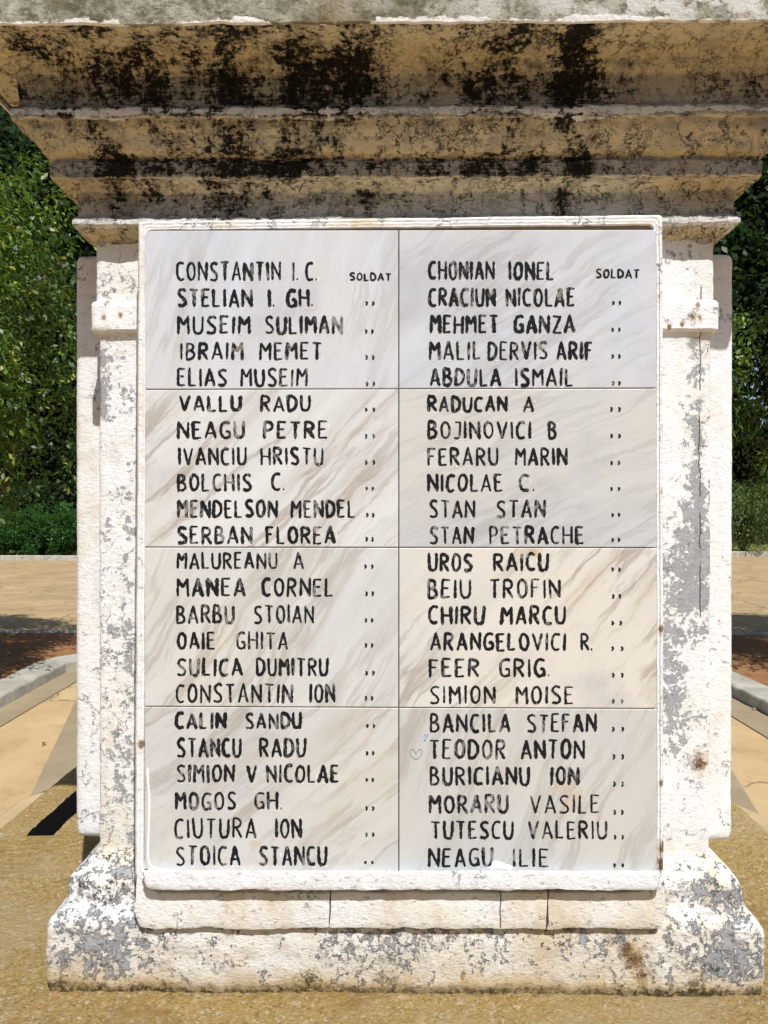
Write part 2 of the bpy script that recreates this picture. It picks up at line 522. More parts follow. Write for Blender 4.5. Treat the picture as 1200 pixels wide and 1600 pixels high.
class MB:
    def __init__(s):
        s.V, s.F, s.I = [], [], []

    def face(s, pts, mi=0):
        n = len(s.V)
        s.V += [tuple(p) for p in pts]
        s.F.append(tuple(range(n, n + len(pts))))
        s.I.append(mi)

    def box(s, x0, x1, y0, y1, z0, z1, mi=0):
        n = len(s.V)
        s.V += [(x, y, z) for z in (z0, z1) for y in (y0, y1) for x in (x0, x1)]
        for f in ((0, 2, 3, 1), (4, 5, 7, 6), (0, 1, 5, 4), (2, 6, 7, 3), (0, 4, 6, 2), (1, 3, 7, 5)):
            s.F.append(tuple(n + i for i in f))
            s.I.append(mi)

    def tube(s, pts, rad, seg=8, mi=0):
        n0 = len(s.V)
        for i, p in enumerate(pts):
            p = Vector(p)
            d = (Vector(pts[min(i + 1, len(pts) - 1)]) - Vector(pts[max(i - 1, 0)])).normalized()
            a = d.orthogonal().normalized()
            b = d.cross(a)
            for k in range(seg):
                q = 2 * math.pi * k / seg
                s.V.append(tuple(p + (a * math.cos(q) + b * math.sin(q)) * rad[i]))
        for i in range(len(pts) - 1):
            for k in range(seg):
                k2 = (k + 1) % seg
                s.F.append((n0 + i * seg + k, n0 + i * seg + k2, n0 + (i + 1) * seg + k2, n0 + (i + 1) * seg + k))
                s.I.append(mi)

    def build(s, name, mat, parent=None, smooth=False, mats=None):
        return mesh_obj(name, s.V, s.F, mat, parent, smooth, mats, s.I if mats else None)


def fbm(p, sc, oct=4):
    return mnoise.fractal(Vector(p) * sc, 1.0, 2.1, oct)


def rough_up(V, amp, sc=40, low=0.0, lsc=7, vertical=0.0):
    "push vertices about with noise so that edges run unevenly"
    out = []
    for p in V:
        p = Vector(p)
        a = Vector((fbm(p, sc), fbm(p + Vector((31, 0, 0)), sc), fbm(p + Vector((0, 47, 0)), sc))) * amp
        if low:
            a += Vector((fbm(p + Vector((5, 5, 5)), lsc, 2), fbm(p + Vector((9, 1, 4)), lsc, 2), fbm(p + Vector((2, 8, 7)), lsc, 2))) * low
        if vertical:
            a.z += fbm(Vector((p.x, p.y, 0)), 18, 4) * vertical
        out.append(tuple(p + a))
    return out


def densify(prof, step):
    out = [prof[0]]
    for a, b in zip(prof[:-1], prof[1:]):
        L = math.hypot(b[0] - a[0], b[2] - a[2])
        n = max(1, int(math.ceil(L / step)))
        for i in range(1, n + 1):
            q = i / n
            out.append(tuple(a[k] + (b[k] - a[k]) * q for k in range(3)))
    return out


BW = 0.508                                  # half width of the shaft
FRONT = MD - BW


def ring(prof, fine=.005, coarse=.02, rad=.006, pstep=.006):
    """square moulding round the monument. prof = [(front offset, side offset, height over eye)]"""
    prof = densify(prof, pstep)
    par = []                                # (corner sx, sy, along t, arc cos, arc sin) evaluated per profile point
    def side(kind, n):
        for i in range(n):
            par.append((kind, -1 + 2 * (i + .5) / n))
        for j in range(1, 4):
            par.append((kind + 10, j / 4 * math.pi / 2))
    nf = int(2 * BW / fine)
    nc = int(2 * BW / coarse)
    side(0, nf); side(1, nc); side(2, nc); side(3, nc)
    V, F = [], []
    for (bf, bs, h) in prof:
        hx, yf, yb = BW + bs, -(BW + bf), BW + bs
        cor = [(hx, yf), (hx, yb), (-hx, yb), (-hx, yf)]     # after side 0 (front, going +x) comes corner 0 ...
        for kind, t in par:
            if kind < 10:
                e = 1 - rad / hx
                if kind == 0: x, y = t * hx * e, yf
                elif kind == 1: x, y = hx, (yf + yb) / 2 + t * (yb - yf) / 2 * e
                elif kind == 2: x, y = -t * hx * e, yb
                else: x, y = -hx, (yf + yb) / 2 - t * (yb - yf) / 2 * e
            else:
                c = cor[kind - 10]
                sx, sy = math.copysign(1, c[0]), math.copysign(1, c[1])
                ccx, ccy = c[0] - sx * rad, c[1] - sy * rad
                a0 = (kind - 10) * math.pi / 2 - math.pi / 2
                x, y = ccx + rad * math.cos(a0 + t), ccy + rad * math.sin(a0 + t)
            V.append((x + MC, y + MD, h + HC))
    n = len(par)
    for i in range(len(prof) - 1):
        for k in range(n):
            k2 = (k + 1) % n
            F.append((i * n + k, i * n + k2, (i + 1) * n + k2, (i + 1) * n + k))
    F.append(tuple(range(n))[::-1])
    F.append(tuple((len(prof) - 1) * n + k for k in range(n)))
    return V, F


# ================================================================== THE MEMORIAL
mem = thing('war_memorial', (MC, MD, 0), 'weathered white-painted memorial pedestal with blackened cornice and marble name tablets', 'memorial')
PLH = -0.765                                # top of the plinth under the eye

# --- shaft
prof = [(0, 0, -.60), (0, 0, -.57), (0, 0, .28), (.004, .004, .30), (.004, .004, .46), (.004, .004, .47)]
V, F = ring(prof, .006, .03, .005, .012)
V = rough_up(V, .0009, 60, .0016, 9)
mesh_obj('shaft', V, F, M['shaft'], mem, True)

# --- collar blocks that wrap the four corners
hc0, hc1 = hpx(518, 1.268), hpx(470, 1.268)
V, F = ring([(.0, .0, hc0 + .001), (.008, .007, hc0), (.0115, .010, hc0 + .004), (.0115, .010, hc1 - .004), (.009, .008, hc1), (.0, .0, hc1 + .004)], .006, .03, .008, .008)
V = rough_up(V, .0011, 50, .0012, 11)
mesh_obj('collar', V, F, M['collar'], mem, True)

# --- base: two blocks with sloping tops
bp = [(.005, .004, hpx(1330, 1.278)), (.006, .006, hpx(1338, 1.272)), (.030, .029, hpx(1366, 1.247)), (.036, .034, hpx(1374, 1.242)),
      (.039, .037, hpx(1384, 1.240)), (.040, .038, hpx(1412, 1.240)), (.043, .041, hpx(1420, 1.236)), (.060, .055, hpx(1438, 1.219)),
      (.0655, .060, hpx(1450, 1.2125)), (.0675, .061, hpx(1480, 1.211)), (.067, .060, hpx(1540, 1.212)), (.063, .057, hpx(1556, 1.215)), (.05, .045, -.79)]
V, F = ring(bp, .0055, .02, .008, .007)
V = rough_up(V, .0020, 42, .0014, 9)
mesh_obj('base_moulding', V, F, M['base'], mem, True)

# --- cornice
def P(d, y, so):
    return (FRONT - d, so, hpx(y, d))
cp = [P(1.276, 386, .002), P(1.2735, 376, .006), P(1.262, 362, .016), P(1.248, 352.5, .027), P(1.2395, 350, .031), P(1.2385, 343, .031), P(1.243, 339, .028),
      P(1.2475, 336, .025), P(1.2485, 312, .025), P(1.2465, 302, .026), P(1.239, 290, .031), P(1.224, 281.5, .042), P(1.209, 277.8, .051),
      P(1.2075, 275.5, .052), P(1.2075, 254, .052), P(1.2125, 251, .048), P(1.2115, 247, .049), P(1.199, 237, .060), P(1.190, 220, .068), P(1.180, 201, .078), P(1.174, 186, .084),
      P(1.1655, 184.5, .091), P(1.1635, 181, .092), P(1.1632, 170, .092), P(1.165, 166, .091), P(1.174, 163.5, .086), P(1.176, 148, .085), P(1.173, 120, .088), P(1.160, 92, .098), P(1.137, 70, .12), P(1.108, 49, .15), P(1.098, 42, .16)]
cp.append(P(1.094, 36, .165))
V, F = ring(cp, .0045, .02, .006, .0055)
V = rough_up(V, .0019, 46, .0016, 8, .0028)
mesh_obj('cornice', V, F, M['cornice'], mem, True)

sb = hpx(38, 1.086)
V, F = ring([(.10, .09, sb + .03), (.189, .171, sb + .012), (.1895, .1715, sb + .0005), (.193, .176, sb + .002), (.194, .177, sb + .008), (.192, .175, sb + .13), (.186, .17, sb + .14), (.10, .1, sb + .16), (-.3, -.3, sb + .19)], .0055, .02, .006, .009)
V = rough_up(V, .0018, 50, .001, 8, .0012)
mesh_obj('top_slab', V, F, M['slab'], mem, True)

# --- panel frames (four faces), made in face coordinates: u along, w outward, z height
HW, ZT, ZB, PR = .4138, .4551, -.5913, .078


def rrect(x0, x1, z0, z1, rt, rb, step=.008):
    pts = []
    def arc(cx, cz, r, a0):
        for j in range(6):
            a = a0 + j / 5 * math.pi / 2
            pts.append((cx + r * math.cos(a), cz + r * math.sin(a)))
    arc(x1 - rt, z1 - rt, rt, 0)
    arc(x0 + rt, z1 - rt, rt, math.pi / 2)
    arc(x0 + rb, z0 + rb, rb, math.pi)
    arc(x1 - rb, z0 + rb, rb, math.pi * 1.5)
    out = []
    for a, b in zip(pts, pts[1:] + pts[:1]):
        L = math.hypot(b[0] - a[0], b[1] - a[1])
        n = max(1, int(L / step))
        for i in range(n):
            out.append((a[0] + (b[0] - a[0]) * i / n, a[1] + (b[1] - a[1]) * i / n))
    return out


def frame_warp(u, z):
    "the front panel was not laid quite square: bilinear nudge so its four corners fit"
    a, b = (u + HW) / (2 * HW), (z - ZB) / (ZT - ZB)
    return (u + (1 - a) * b * .0030 - a * b * .0020 - (1 - a) * (1 - b) * .0030 + a * (1 - b) * .0020,
            z + (1 - a) * b * (-.0012) + a * b * .0062 + (1 - a) * (1 - b) * .0045 + a * (1 - b) * (-.0050) if True else z)


def face_pt(face, u, w, z):
    if face == 0: return (MC + u, MD - BW - w, z + HC)
    if face == 1: return (MC + BW + w, MD + u, z + HC)
    if face == 2: return (MC - u, MD + BW + w, z + HC)
    return (MC - BW - w, MD - u, z + HC)


FX = .0095 - MC                             # the front frame sits a little left of the axis
for face in range(4):
    ux = FX if face == 0 else 0.
    # inset from the outer edge, outward height: stepped moulding then the tablet rebate
    sec = [(0, -.004), (0, PR - .020), (.0006, PR - .009), (.0016, PR - .005), (.004, PR - .0012), (.0055, PR), (.0072, PR), (.0082, PR - .0022), (.0095, PR - .0024), (.0105, PR - .0006),
           (.0122, PR - .0004), (.0132, PR - .0024), (.0150, PR - .0026), (.0160, PR - .0018), (.0170, PR - .008)]
    V, F, n = [], [], 0
    for ins, wd in sec:
        ring_pts = rrect(-HW + ins, HW - ins, ZB + ins, ZT - ins * 1.15, max(.0015, .007 - ins), max(.002, .014 - ins)) if False else None
        base = rrect(-HW, HW, ZB, ZT, .008, .016)
        n = len(base)
        for (u, z) in base:
            # shrink toward the middle by the inset
            uu = max(-HW + ins, min(HW - ins, u)) if ins < .004 else u * (HW - ins) / HW
            zm = (ZT + ZB) / 2
            zz = zm + (z - zm) * ((ZT - ZB) / 2 - ins) / ((ZT - ZB) / 2)
            if face == 0:
                uu, zz = frame_warp(uu, zz)
            sh = .3 if z > ZT - .012 else (1. if abs(u) > HW - .012 else .5)
            V.append(face_pt(face, uu + ux, PR - (PR - wd) * sh if ins > .007 and ins < .0165 else wd, zz))
    for i in range(len(sec) - 1):
        for k in range(n):
            k2 = (k + 1) % n
            F.append((i * n + k, (i + 1) * n + k, (i + 1) * n + k2, i * n + k2))
    V = rough_up(V, .0006, 70, .0006, 10)
    fr = mesh_obj('panel_frame', V, F, M['frame'], mem, True)
    # backing of mortar behind the tablets
    b = MB()
    q = [face_pt(face, ux + s * (HW - .010), PR - .0065, z) for s, z in ((-1, ZB + .01), (1, ZB + .01), (1, ZT - .01), (-1, ZT - .01))]
    if face == 0:
        b.face(q)
        b.build('mortar_bed', M['joint'], mem)
    else:
        q = [face_pt(face, ux + s * (HW - .0165), PR - .0035, z) for s, z in ((-1, ZB + .0165), (1, ZB + .0165), (1, ZT - .0165), (-1, ZT - .0165))]
        b.face(q)
        if 'side_marble' not in M:
            M['side_marble'] = marble_mat(11, (.70, .69, .67), .6, 40, (.42, .33, .24), 0)
        b.build('marble_panel', M['side_marble'], mem)

# wider bottom rail of the front frame, proud of it, with a ragged lower edge
def ragged_bar(name, x0, x1, y0, y1, d, depth, mat, r_l=0., r_r=0., lift=None, wav=.0022, rnd_e=.0009, back=None):
    "bar on the front face from pixel column x0..x1 and rows y0..y1 at depth d"
    a, b_ = at(x0, y0, d), at(x1, y1, d)
    n = max(4, int((b_.x - a.x) / .005))
    sec = [(1, depth), (1, rnd_e), (.975, .0003), (.8, 0), (.5, -.0004), (.2, 0), (.03, .0002), (0, rnd_e), (0, depth)]
    if back:
        sec = [(-.3, depth), back] + sec[1:]
    V, F = [], []
    for i in range(n + 1):
        q = i / n
        x = a.x + (b_.x - a.x) * q
        dl, dr = x - a.x, b_.x - x
        zt_ = at(x0 + (x1 - x0) * q, y0, d).z
        zb_ = at(x0 + (x1 - x0) * q, y1, d).z + fbm((x, y1, 3), 26, 5) * wav + fbm((x, y1, 9), 7, 3) * wav * .8
        zt_ += fbm((x, y0, 5), 22, 5) * wav * .4
        if r_l and dl < r_l: zb_ += r_l - math.sqrt(max(0, r_l ** 2 - (r_l - dl) ** 2))
        if r_r and dr < r_r: zb_ += r_r - math.sqrt(max(0, r_r ** 2 - (r_r - dr) ** 2))
        if lift: zt_ += lift(dl, dr)
        for (vv, ww) in sec:
            xe = fbm((x * 3, vv * .06, y0 * .01), 40, 4) * .004 if i in (0, n) else 0
            V.append((x + xe, d + ww, zb_ + (zt_ - zb_) * vv + HC))
    k = len(sec)
    for i in range(n):
        for j in range(k - 1):
            F.append((i * k + j, i * k + j + 1, (i + 1) * k + j + 1, (i + 1) * k + j))
    F.append(tuple(range(k))[::-1])
    F.append(tuple(n * k + j for j in range(k)))
    V = rough_up(V, .0007, 70)
    return mesh_obj(name, V, F, mat, mem, True)


ragged_bar('frame_rail', 224, 1037, 1361, 1391, 1.1815, .05, M['rail'], .016, .004, None, .0026, .0009, (.42, .021))
# ledge under the frame: three cracked lengths, ends curling up
for x0, x1, rl, rr, lf in ((213, 513.5, .016, 0, lambda a, b: .030 * math.exp(-(a / .018) ** 2)), (516, 853, 0, 0, None),
                           (856, 1038, 0, .004, lambda a, b: .030 * math.exp(-(b / .022) ** 2))):
    ragged_bar('ledge_slab', x0, x1, 1396, 1451, 1.2005, .07, M['ledge'], rl, rr, lf, .0034)

# --- marble tablets and carved names
TD = FRONT - PR + .0013                     # tablet faces, a little behind the frame lip
LD = TD - .0004
XC = (229, 623, 1024)
ROWS = ((363, 362), (608.5, 606.5), (855, 856), (1104, 1107.5), (1361, 1361))
tints = [(.61, .63, .68), (.58, .60, .65), (.67, .67, .67), (.575, .585, .60), (.62, .625, .62), (.665, .655, .63), (.60, .605, .60), (.565, .57, .57)]
TILES = []
for r in range(4):
    for c in range(2):
        k = r * 2 + c
        x0, x1 = XC[c] + (.7 if c else -3), XC[c + 1] - (.7 if not c else -3)
        def edge(rr, x): return ROWS[rr][0] + (ROWS[rr][1] - ROWS[rr][0]) * (x - 229) / 795
        gt = -3 if r == 0 else .7
        gb = -3 if r == 3 else .7
        A = [at(x0, edge(r, x0) + gt, TD), at(x1, edge(r, x1) + gt, TD), at(x1, edge(r + 1, x1) - gb, TD), at(x0, edge(r + 1, x0) - gb, TD)]
        bz = .0012
        cx = sum(p.x for p in A) / 4
        cz = sum(p.z for p in A) / 4
        Vt = []
        for dd, sh in ((0.005, 0), (bz, 0), (.0003, .0005), (0, bz)):
            for p in A:
                Vt.append((p.x - math.copysign(sh, p.x - cx), TD + dd, p.z - math.copysign(sh, p.z - cz) + HC))
        Ft = [(12, 15, 14, 13)]
        for L in range(3):
            for j in range(4):
                j2 = (j + 1) % 4
                Ft.append((L * 4 + j, (L + 1) * 4 + j, (L + 1) * 4 + j2, L * 4 + j2))
        mat = marble_mat(k + 1, tints[k], (.28, .30, .60, .30, .42, .62, .50, .38)[k], (72, 34, 46, 24, 58, 49, 40, 66)[k],
                         ((.45, .40, .33), (.42, .38, .33), (.50, .36, .23), (.42, .37, .30), (.46, .35, .24), (.46, .36, .22), (.48, .36, .23), (.44, .37, .27))[k], (0, 0, .25, 0, .35, .55, .3, .25)[k])
        TILES.append(mesh_obj('marble_tile', Vt, Ft, mat, mem))

GL = {
 'A': (.62, [[(0, 0), (.28, .55), (.5, 1)], [(.5, 1), (.74, .5), (1, 0)], [(.2, .30), (.82, .29)]]),
 'B': (.52, [[(0, 0), (0, 1)], [(0, 1), (.62, .97), (.86, .76), (.55, .54), (.05, .52)], [(.5, .54), (1, .36), (.92, .1), (.5, .0), (0, 0)]]),
 'C': (.50, [[(1, .93), (.6, 1), (.18, .9), (0, .66), (0, .32), (.2, .08), (.6, 0), (1, .07)]]),
 'D': (.56, [[(0, 0), (0, 1)], [(0, 1), (.6, .95), (1, .7), (1, .32), (.62, .05), (0, 0)]]),
 'E': (.46, [[(0, 0), (0, 1)], [(0, 1), (1, .98)], [(0, .53), (.8, .54)], [(0, 0), (1, .02)]]),
 'F': (.44, [[(0, 0), (0, 1)], [(0, 1), (1, .98)], [(0, .55), (.75, .56)]]),
 'G': (.56, [[(1, .92), (.6, 1), (.18, .9), (0, .66), (0, .32), (.2, .06), (.6, 0), (1, .12)], [(1, .02), (1, .42), (.58, .43)]]),
 'H': (.58, [[(0, 0), (0, 1)], [(1, 0), (1, 1)], [(0, .52), (1, .5)]]),
 'I': (.06, [[(.5, 0), (.5, 1)]]),
 'J': (.34, [[(.1, 1), (1, .98)], [(1, .98), (1, .12), (.6, 0), (0, .04)]]),
 'L': (.44, [[(0, 0), (0, 1)], [(0, 0), (1, .02)]]),
 'M': (.66, [[(0, 0), (.05, 1)], [(.05, .98), (.5, .52)], [(.5, .52), (.95, .98)], [(.95, 1), (1, 0)]]),
 'N': (.60, [[(0, 0), (0, 1)], [(0, .98), (1, .06)], [(1, 0), (1, 1)]]),
 'O': (.58, [[(.5, 1), (.12, .86), (0, .5), (.12, .14), (.5, 0)], [(.5, 0), (.88, .14), (1, .5), (.88, .86), (.5, 1)]]),
 'P': (.50, [[(0, 0), (0, 1)], [(0, 1), (.7, .97), (1, .76), (.8, .52), (0, .46)]]),
 'R': (.54, [[(0, 0), (0, 1)], [(0, 1), (.7, .97), (.98, .76), (.75, .54), (0, .5)], [(.35, .5), (1, 0)]]),
 'S': (.52, [[(.98, .9), (.6, 1), (.15, .92), (.04, .74), (.3, .57), (.75, .43), (1, .24), (.85, .06), (.45, 0), (0, .07)]]),
 'T': (.56, [[(0, 1), (1, .98)], [(.5, 1), (.5, 0)]]),
 'U': (.56, [[(0, 1), (0, .28), (.2, .03), (.5, 0)], [(.5, 0), (.8, .03), (1, .28), (1, 1)]]),
 'V': (.60, [[(0, 1), (.5, 0)], [(.5, 0), (1, 1)]]),
 'Z': (.56, [[(0, 1), (1, .98)], [(1, .98), (0, .02)], [(0, .02), (1, 0)]]),
 '.': (.10, [[(.5, .09), (.5, .02)]]),
}
# words per line: (text, x0, x1) in pixels of the 2.857x enlargements; then (top, bottom); ditto (x0, x1, top, bottom)
Lc = [
 (0, 340, [
  ('CONSTANTIN', 185, 655), ('I.', 702, 735), ('C.', 762, 820), (195, 282), ('SOLDAT', 960, 1148, 246, 282)],
  [('STELIAN', 190, 528), ('I.', 595, 630), ('GH.', 678, 803), (318, 400), (1030, 1072, 372, 392)],
  [('MUSEIM', 190, 520), ('SULIMAN', 580, 932), (437, 520), (1028, 1068, 497, 518)],
  [('IBRAIM', 202, 488), ('MEMET', 557, 840), (555, 635), (1030, 1072, 612, 634)],
  [('ELIAS', 190, 415), ('MUSEIM', 473, 775), (671, 754), (1032, 1075, 731, 752)]),
 (2, 600, [
  ('VALLU', 197, 480), ('RADU', 562, 787), (50, 123), (1028, 1075, 105, 123)],
  [('NEAGU', 190, 495), ('PETRE', 575, 865), (165, 245), (1028, 1075, 222, 243)],
  [('IVANCIU', 194, 502), ('HRISTU', 563, 845), (283, 362), (1028, 1075, 338, 360)],
  [('BOLCHIS', 190, 525), ('C.', 610, 678), (398, 478), (1030, 1070, 457, 473)],
  [('MENDELSON', 190, 642), ('MENDEL', 697, 988), (516, 597), (1033, 1072, 574, 595)],
  [('SERBAN', 190, 528), ('FLOREA', 585, 900), (633, 715), (1030, 1070, 681, 703)]),
 (4, 850, [
  ('MALUREANU', 188, 640), ('A', 708, 757), (37, 112), (1025, 1068, 90, 110)],
  [('MANEA', 186, 498), ('CORNEL', 567, 890), (150, 235), (1030, 1070, 210, 232)],
  [('BARBU', 187, 447), ('STOIAN', 532, 803), (272, 355), (1027, 1067, 330, 349)],
  [('OAIE', 188, 362), ('GHITA', 453, 688), (391, 472), (1027, 1067, 441, 462)],
  [('SULICA', 188, 485), ('DUMITRU', 542, 867), (508, 590), (1030, 1073, 565, 587)],
  [('CONSTANTIN', 184, 708), ('ION', 780, 897), (624, 710), (1027, 1067, 677, 699)]),
 (6, 1100, [
  ('CALIN', 180, 412), ('SANDU', 493, 748), (37, 112), (1033, 1075, 88, 106)],
  [('STANCU', 188, 480), ('RADU', 557, 768), (151, 238), (1032, 1072, 209, 229)],
  [('SIMION', 187, 448), ('V', 498, 548), ('NICOLAE', 588, 915), (270, 352), (1030, 1070, 329, 348)],
  [('MOGOS', 180, 456), ('GH.', 535, 663), (392, 473), (1030, 1072, 455, 476)],
  [('CIUTURA', 178, 547), ('ION', 626, 748), (510, 600), (1030, 1072, 573, 592)],
  [('STOICA', 183, 475), ('STANCU', 555, 862), (633, 722), (1024, 1068, 701, 714)]),
 (1, 340, [
  ('CHONIAN', 140, 438), ('IONEL', 498, 705), (193, 278), ('SOLDAT', 888, 1085, 229, 271)],
  [('CRACIUN', 140, 443), ('NICOLAE', 485, 798), (313, 398), (960, 1002, 371, 390)],
  [('MEHMET', 147, 457), ('GANZA', 522, 797), (433, 517), (957, 1000, 490, 509)],
  [('MALIL', 143, 378), ('DERVIS', 405, 675), ('ARIF', 710, 878), (551, 635), (957, 1000, 608, 629)],
  [('ABDULA', 145, 468), ('ISMAIL', 525, 790), (672, 754), (960, 1000, 728, 749)]),
 (3, 600, [
  ('RADUCAN', 137, 495), ('A', 563, 615), (53, 125), (952, 1000, 101, 124)],
  [('BOJINOVICI', 137, 602), ('B', 675, 715), (165, 245), (952, 1000, 221, 242)],
  [('FERARU', 137, 455), ('MARIN', 527, 762), (284, 365), (952, 998, 341, 361)],
  [('NICOLAE', 138, 473), ('C.', 545, 620), (402, 482), (952, 998, 459, 477)],
  [('STAN', 145, 350), ('STAN', 443, 665), (516, 597), (957, 998, 575, 593)],
  [('STAN', 145, 345), ('PETRACHE', 412, 837), (634, 715), (957, 998, 686, 705)]),
 (5, 850, [
  ('UROS', 138, 340), ('RAICU', 430, 680), (40, 122), (957, 1000, 103, 123)],
  [('BEIU', 137, 332), ('TROFIN', 412, 732), (156, 243), (960, 1002, 222, 244)],
  [('CHIRU', 140, 395), ('MARCU', 463, 755), (276, 360), (957, 1006, 341, 363)],
  [('ARANGELOVICI', 148, 757), ('R.', 818, 880), (395, 477), (957, 1012, 455, 477)],
  [('FEER', 143, 370), ('GRIG.', 457, 688), (511, 595), (960, 1013, 574, 597)],
  [('SIMION', 147, 440), ('MOISE', 530, 790), (633, 715), (960, 1012, 691, 711)]),
 (7, 1100, [
  ('BANCILA', 147, 510), ('STEFAN', 580, 893), (43, 127), (960, 1015, 100, 124)],
  [('TEODOR', 143, 488), ('ANTON', 553, 840), (157, 246), (963, 1015, 222, 248)],
  [('BURICIANU', 147, 595), ('ION', 684, 815), (279, 363), (965, 1015, 344, 369)],
  [('MORARU', 143, 500), ('VASILE', 593, 907), (404, 488), (966, 1013, 471, 494)],
  [('TUTESCU', 150, 522), ('VALERIU', 585, 940), (521, 603), (968, 1015, 583, 605)],
  [('NEAGU', 140, 430), ('ILIE', 516, 680), (641, 727), (965, 1015, 710, 730)]),
]


class Pen:
    "brushes strokes onto the tablet plane; every stroke lies a hair above the one before"
    def __init__(s):
        s.V, s.F, s.I, s.k = [], [], [], 0

    def stroke(s, pts, wd, rng, mi=0, taper=True):
        # pts in pixels; resample, jitter, sweep a brush of varying width
        if len(pts) > 2:
            for _ in range(2):
                q = [pts[0]]
                for a, b in zip(pts[:-1], pts[1:]):
                    q += [(a[0] * .75 + b[0] * .25, a[1] * .75 + b[1] * .25), (a[0] * .25 + b[0] * .75, a[1] * .25 + b[1] * .75)]
                pts = q + [pts[-1]]
        out = [pts[0]]
        for a, b in zip(pts[:-1], pts[1:]):
            n = max(1, int(math.hypot(b[0] - a[0], b[1] - a[1]) / 1.6))
            out += [(a[0] + (b[0] - a[0]) * i / n, a[1] + (b[1] - a[1]) * i / n) for i in range(1, n + 1)]
        n = len(out)
        ph, bias = rng.uniform(0, 99), rng.uniform(-.35, .35)
        d = LD - .00002 * (s.k % 12)
        s.k += 1
        L, R = [], []
        for i, p in enumerate(out):
            a, b = out[max(0, i - 1)], out[min(n - 1, i + 1)]
            tx, ty = b[0] - a[0], b[1] - a[1]
            l = math.hypot(tx, ty) or 1
            nx, ny = -ty / l, tx / l
            t = i / max(1, n - 1)
            e = min(1., (min(t, 1 - t) * (n - 1) * 1.6 + .9) / (wd * .75)) if taper else 1.
            ww = wd * .5 * (1 + bias * (t - .5) * 1.3) * (.45 + .55 * math.sqrt(e))
            j1 = 1 + .42 * mnoise.noise(Vector((ph, i * .42, 0)))
            j2 = 1 + .42 * mnoise.noise(Vector((ph, i * .42, 9)))
            L.append((p[0] + nx * ww * j1, p[1] + ny * ww * j1))
            R.append((p[0] - nx * ww * j2, p[1] - ny * ww * j2))
        # blunt rounded ends
        def cap(i, j):
            p, q = out[i], out[j]
            l = math.hypot(p[0] - q[0], p[1] - q[1]) or 1
            e = wd * .28
            return (p[0] + (p[0] - q[0]) / l * e, p[1] + (p[1] - q[1]) / l * e)
        c0, c1 = cap(0, min(1, n - 1)), cap(n - 1, max(0, n - 2))
        base = len(s.V)
        for q in L + R + [c0, c1]:
            v = at(q[0], q[1], d)
            s.V.append((v.x, v.y, v.z + HC))
        for i in range(n - 1):
            s.F.append((base + i, base + n + i, base + n + i + 1, base + i + 1))
            s.I.append(mi)
        s.F.append((base + 2 * n, base + n, base)); s.I.append(mi)
        s.F.append((base + n - 1, base + 2 * n - 1, base + 2 * n + 1)); s.I.append(mi)

    def word(s, txt, x0, x1, yt, yb, wd, rng):
        H = yb - yt
        gap = .33
        tot = sum(GL[c][0] for c in txt) + gap * (len(txt) - 1)
        for c in txt:
            if c == '.': tot -= .10
        k = (x1 - x0 - wd * .9) / max(tot, .06) if len(txt) > 1 or txt != 'I' else 1
        x = x0 + wd * .45
        for c in txt:
            gw, strokes = GL[c]
            if c == '.': x -= .10 * k
            jw = gw * k
            dy, dh, sl = rng.uniform(-.8, .8), rng.uniform(-.7, .7), rng.uniform(-.035, .035)
            lw = wd * rng.uniform(.86, 1.18)
            for st in strokes:
                pts = []
                for (px, py) in st:
                    pts.append((x + px * jw + sl * (py - .5) * H + rng.uniform(-.35, .35), yb - wd * .3 - py * (H - wd * .6 + dh) + dy + rng.uniform(-.5, .5)))
                straight_h = len(st) == 2 and abs(st[0][1] - st[1][1]) < .1
                s.stroke(pts, lw * (.62 if straight_h else rng.uniform(.85, 1.08)), rng)
            if rng.random() < .8 and H > 20:     # pale chips at the stroke's foot, painted as lit groove edges
                cxp = x + rng.uniform(0, 1) * jw
                s.stroke([(cxp, yb + 1.2), (cxp + rng.uniform(1.2, 3.5), yb + rng.uniform(.6, 2.2))], rng.uniform(.8, 1.7), rng, 1)
            if rng.random() < .35 and H > 20:  # pale sliver beside the stroke, a painted groove highlight
                cxp, cy = x + jw + wd * .55, rng.uniform(yt + 4, yb - 6)
                s.stroke([(cxp, cy), (cxp + rng.uniform(-.5, .5), cy + rng.uniform(3, 8))], rng.uniform(.6, 1.1), rng, 1)
            x += jw + gap * k


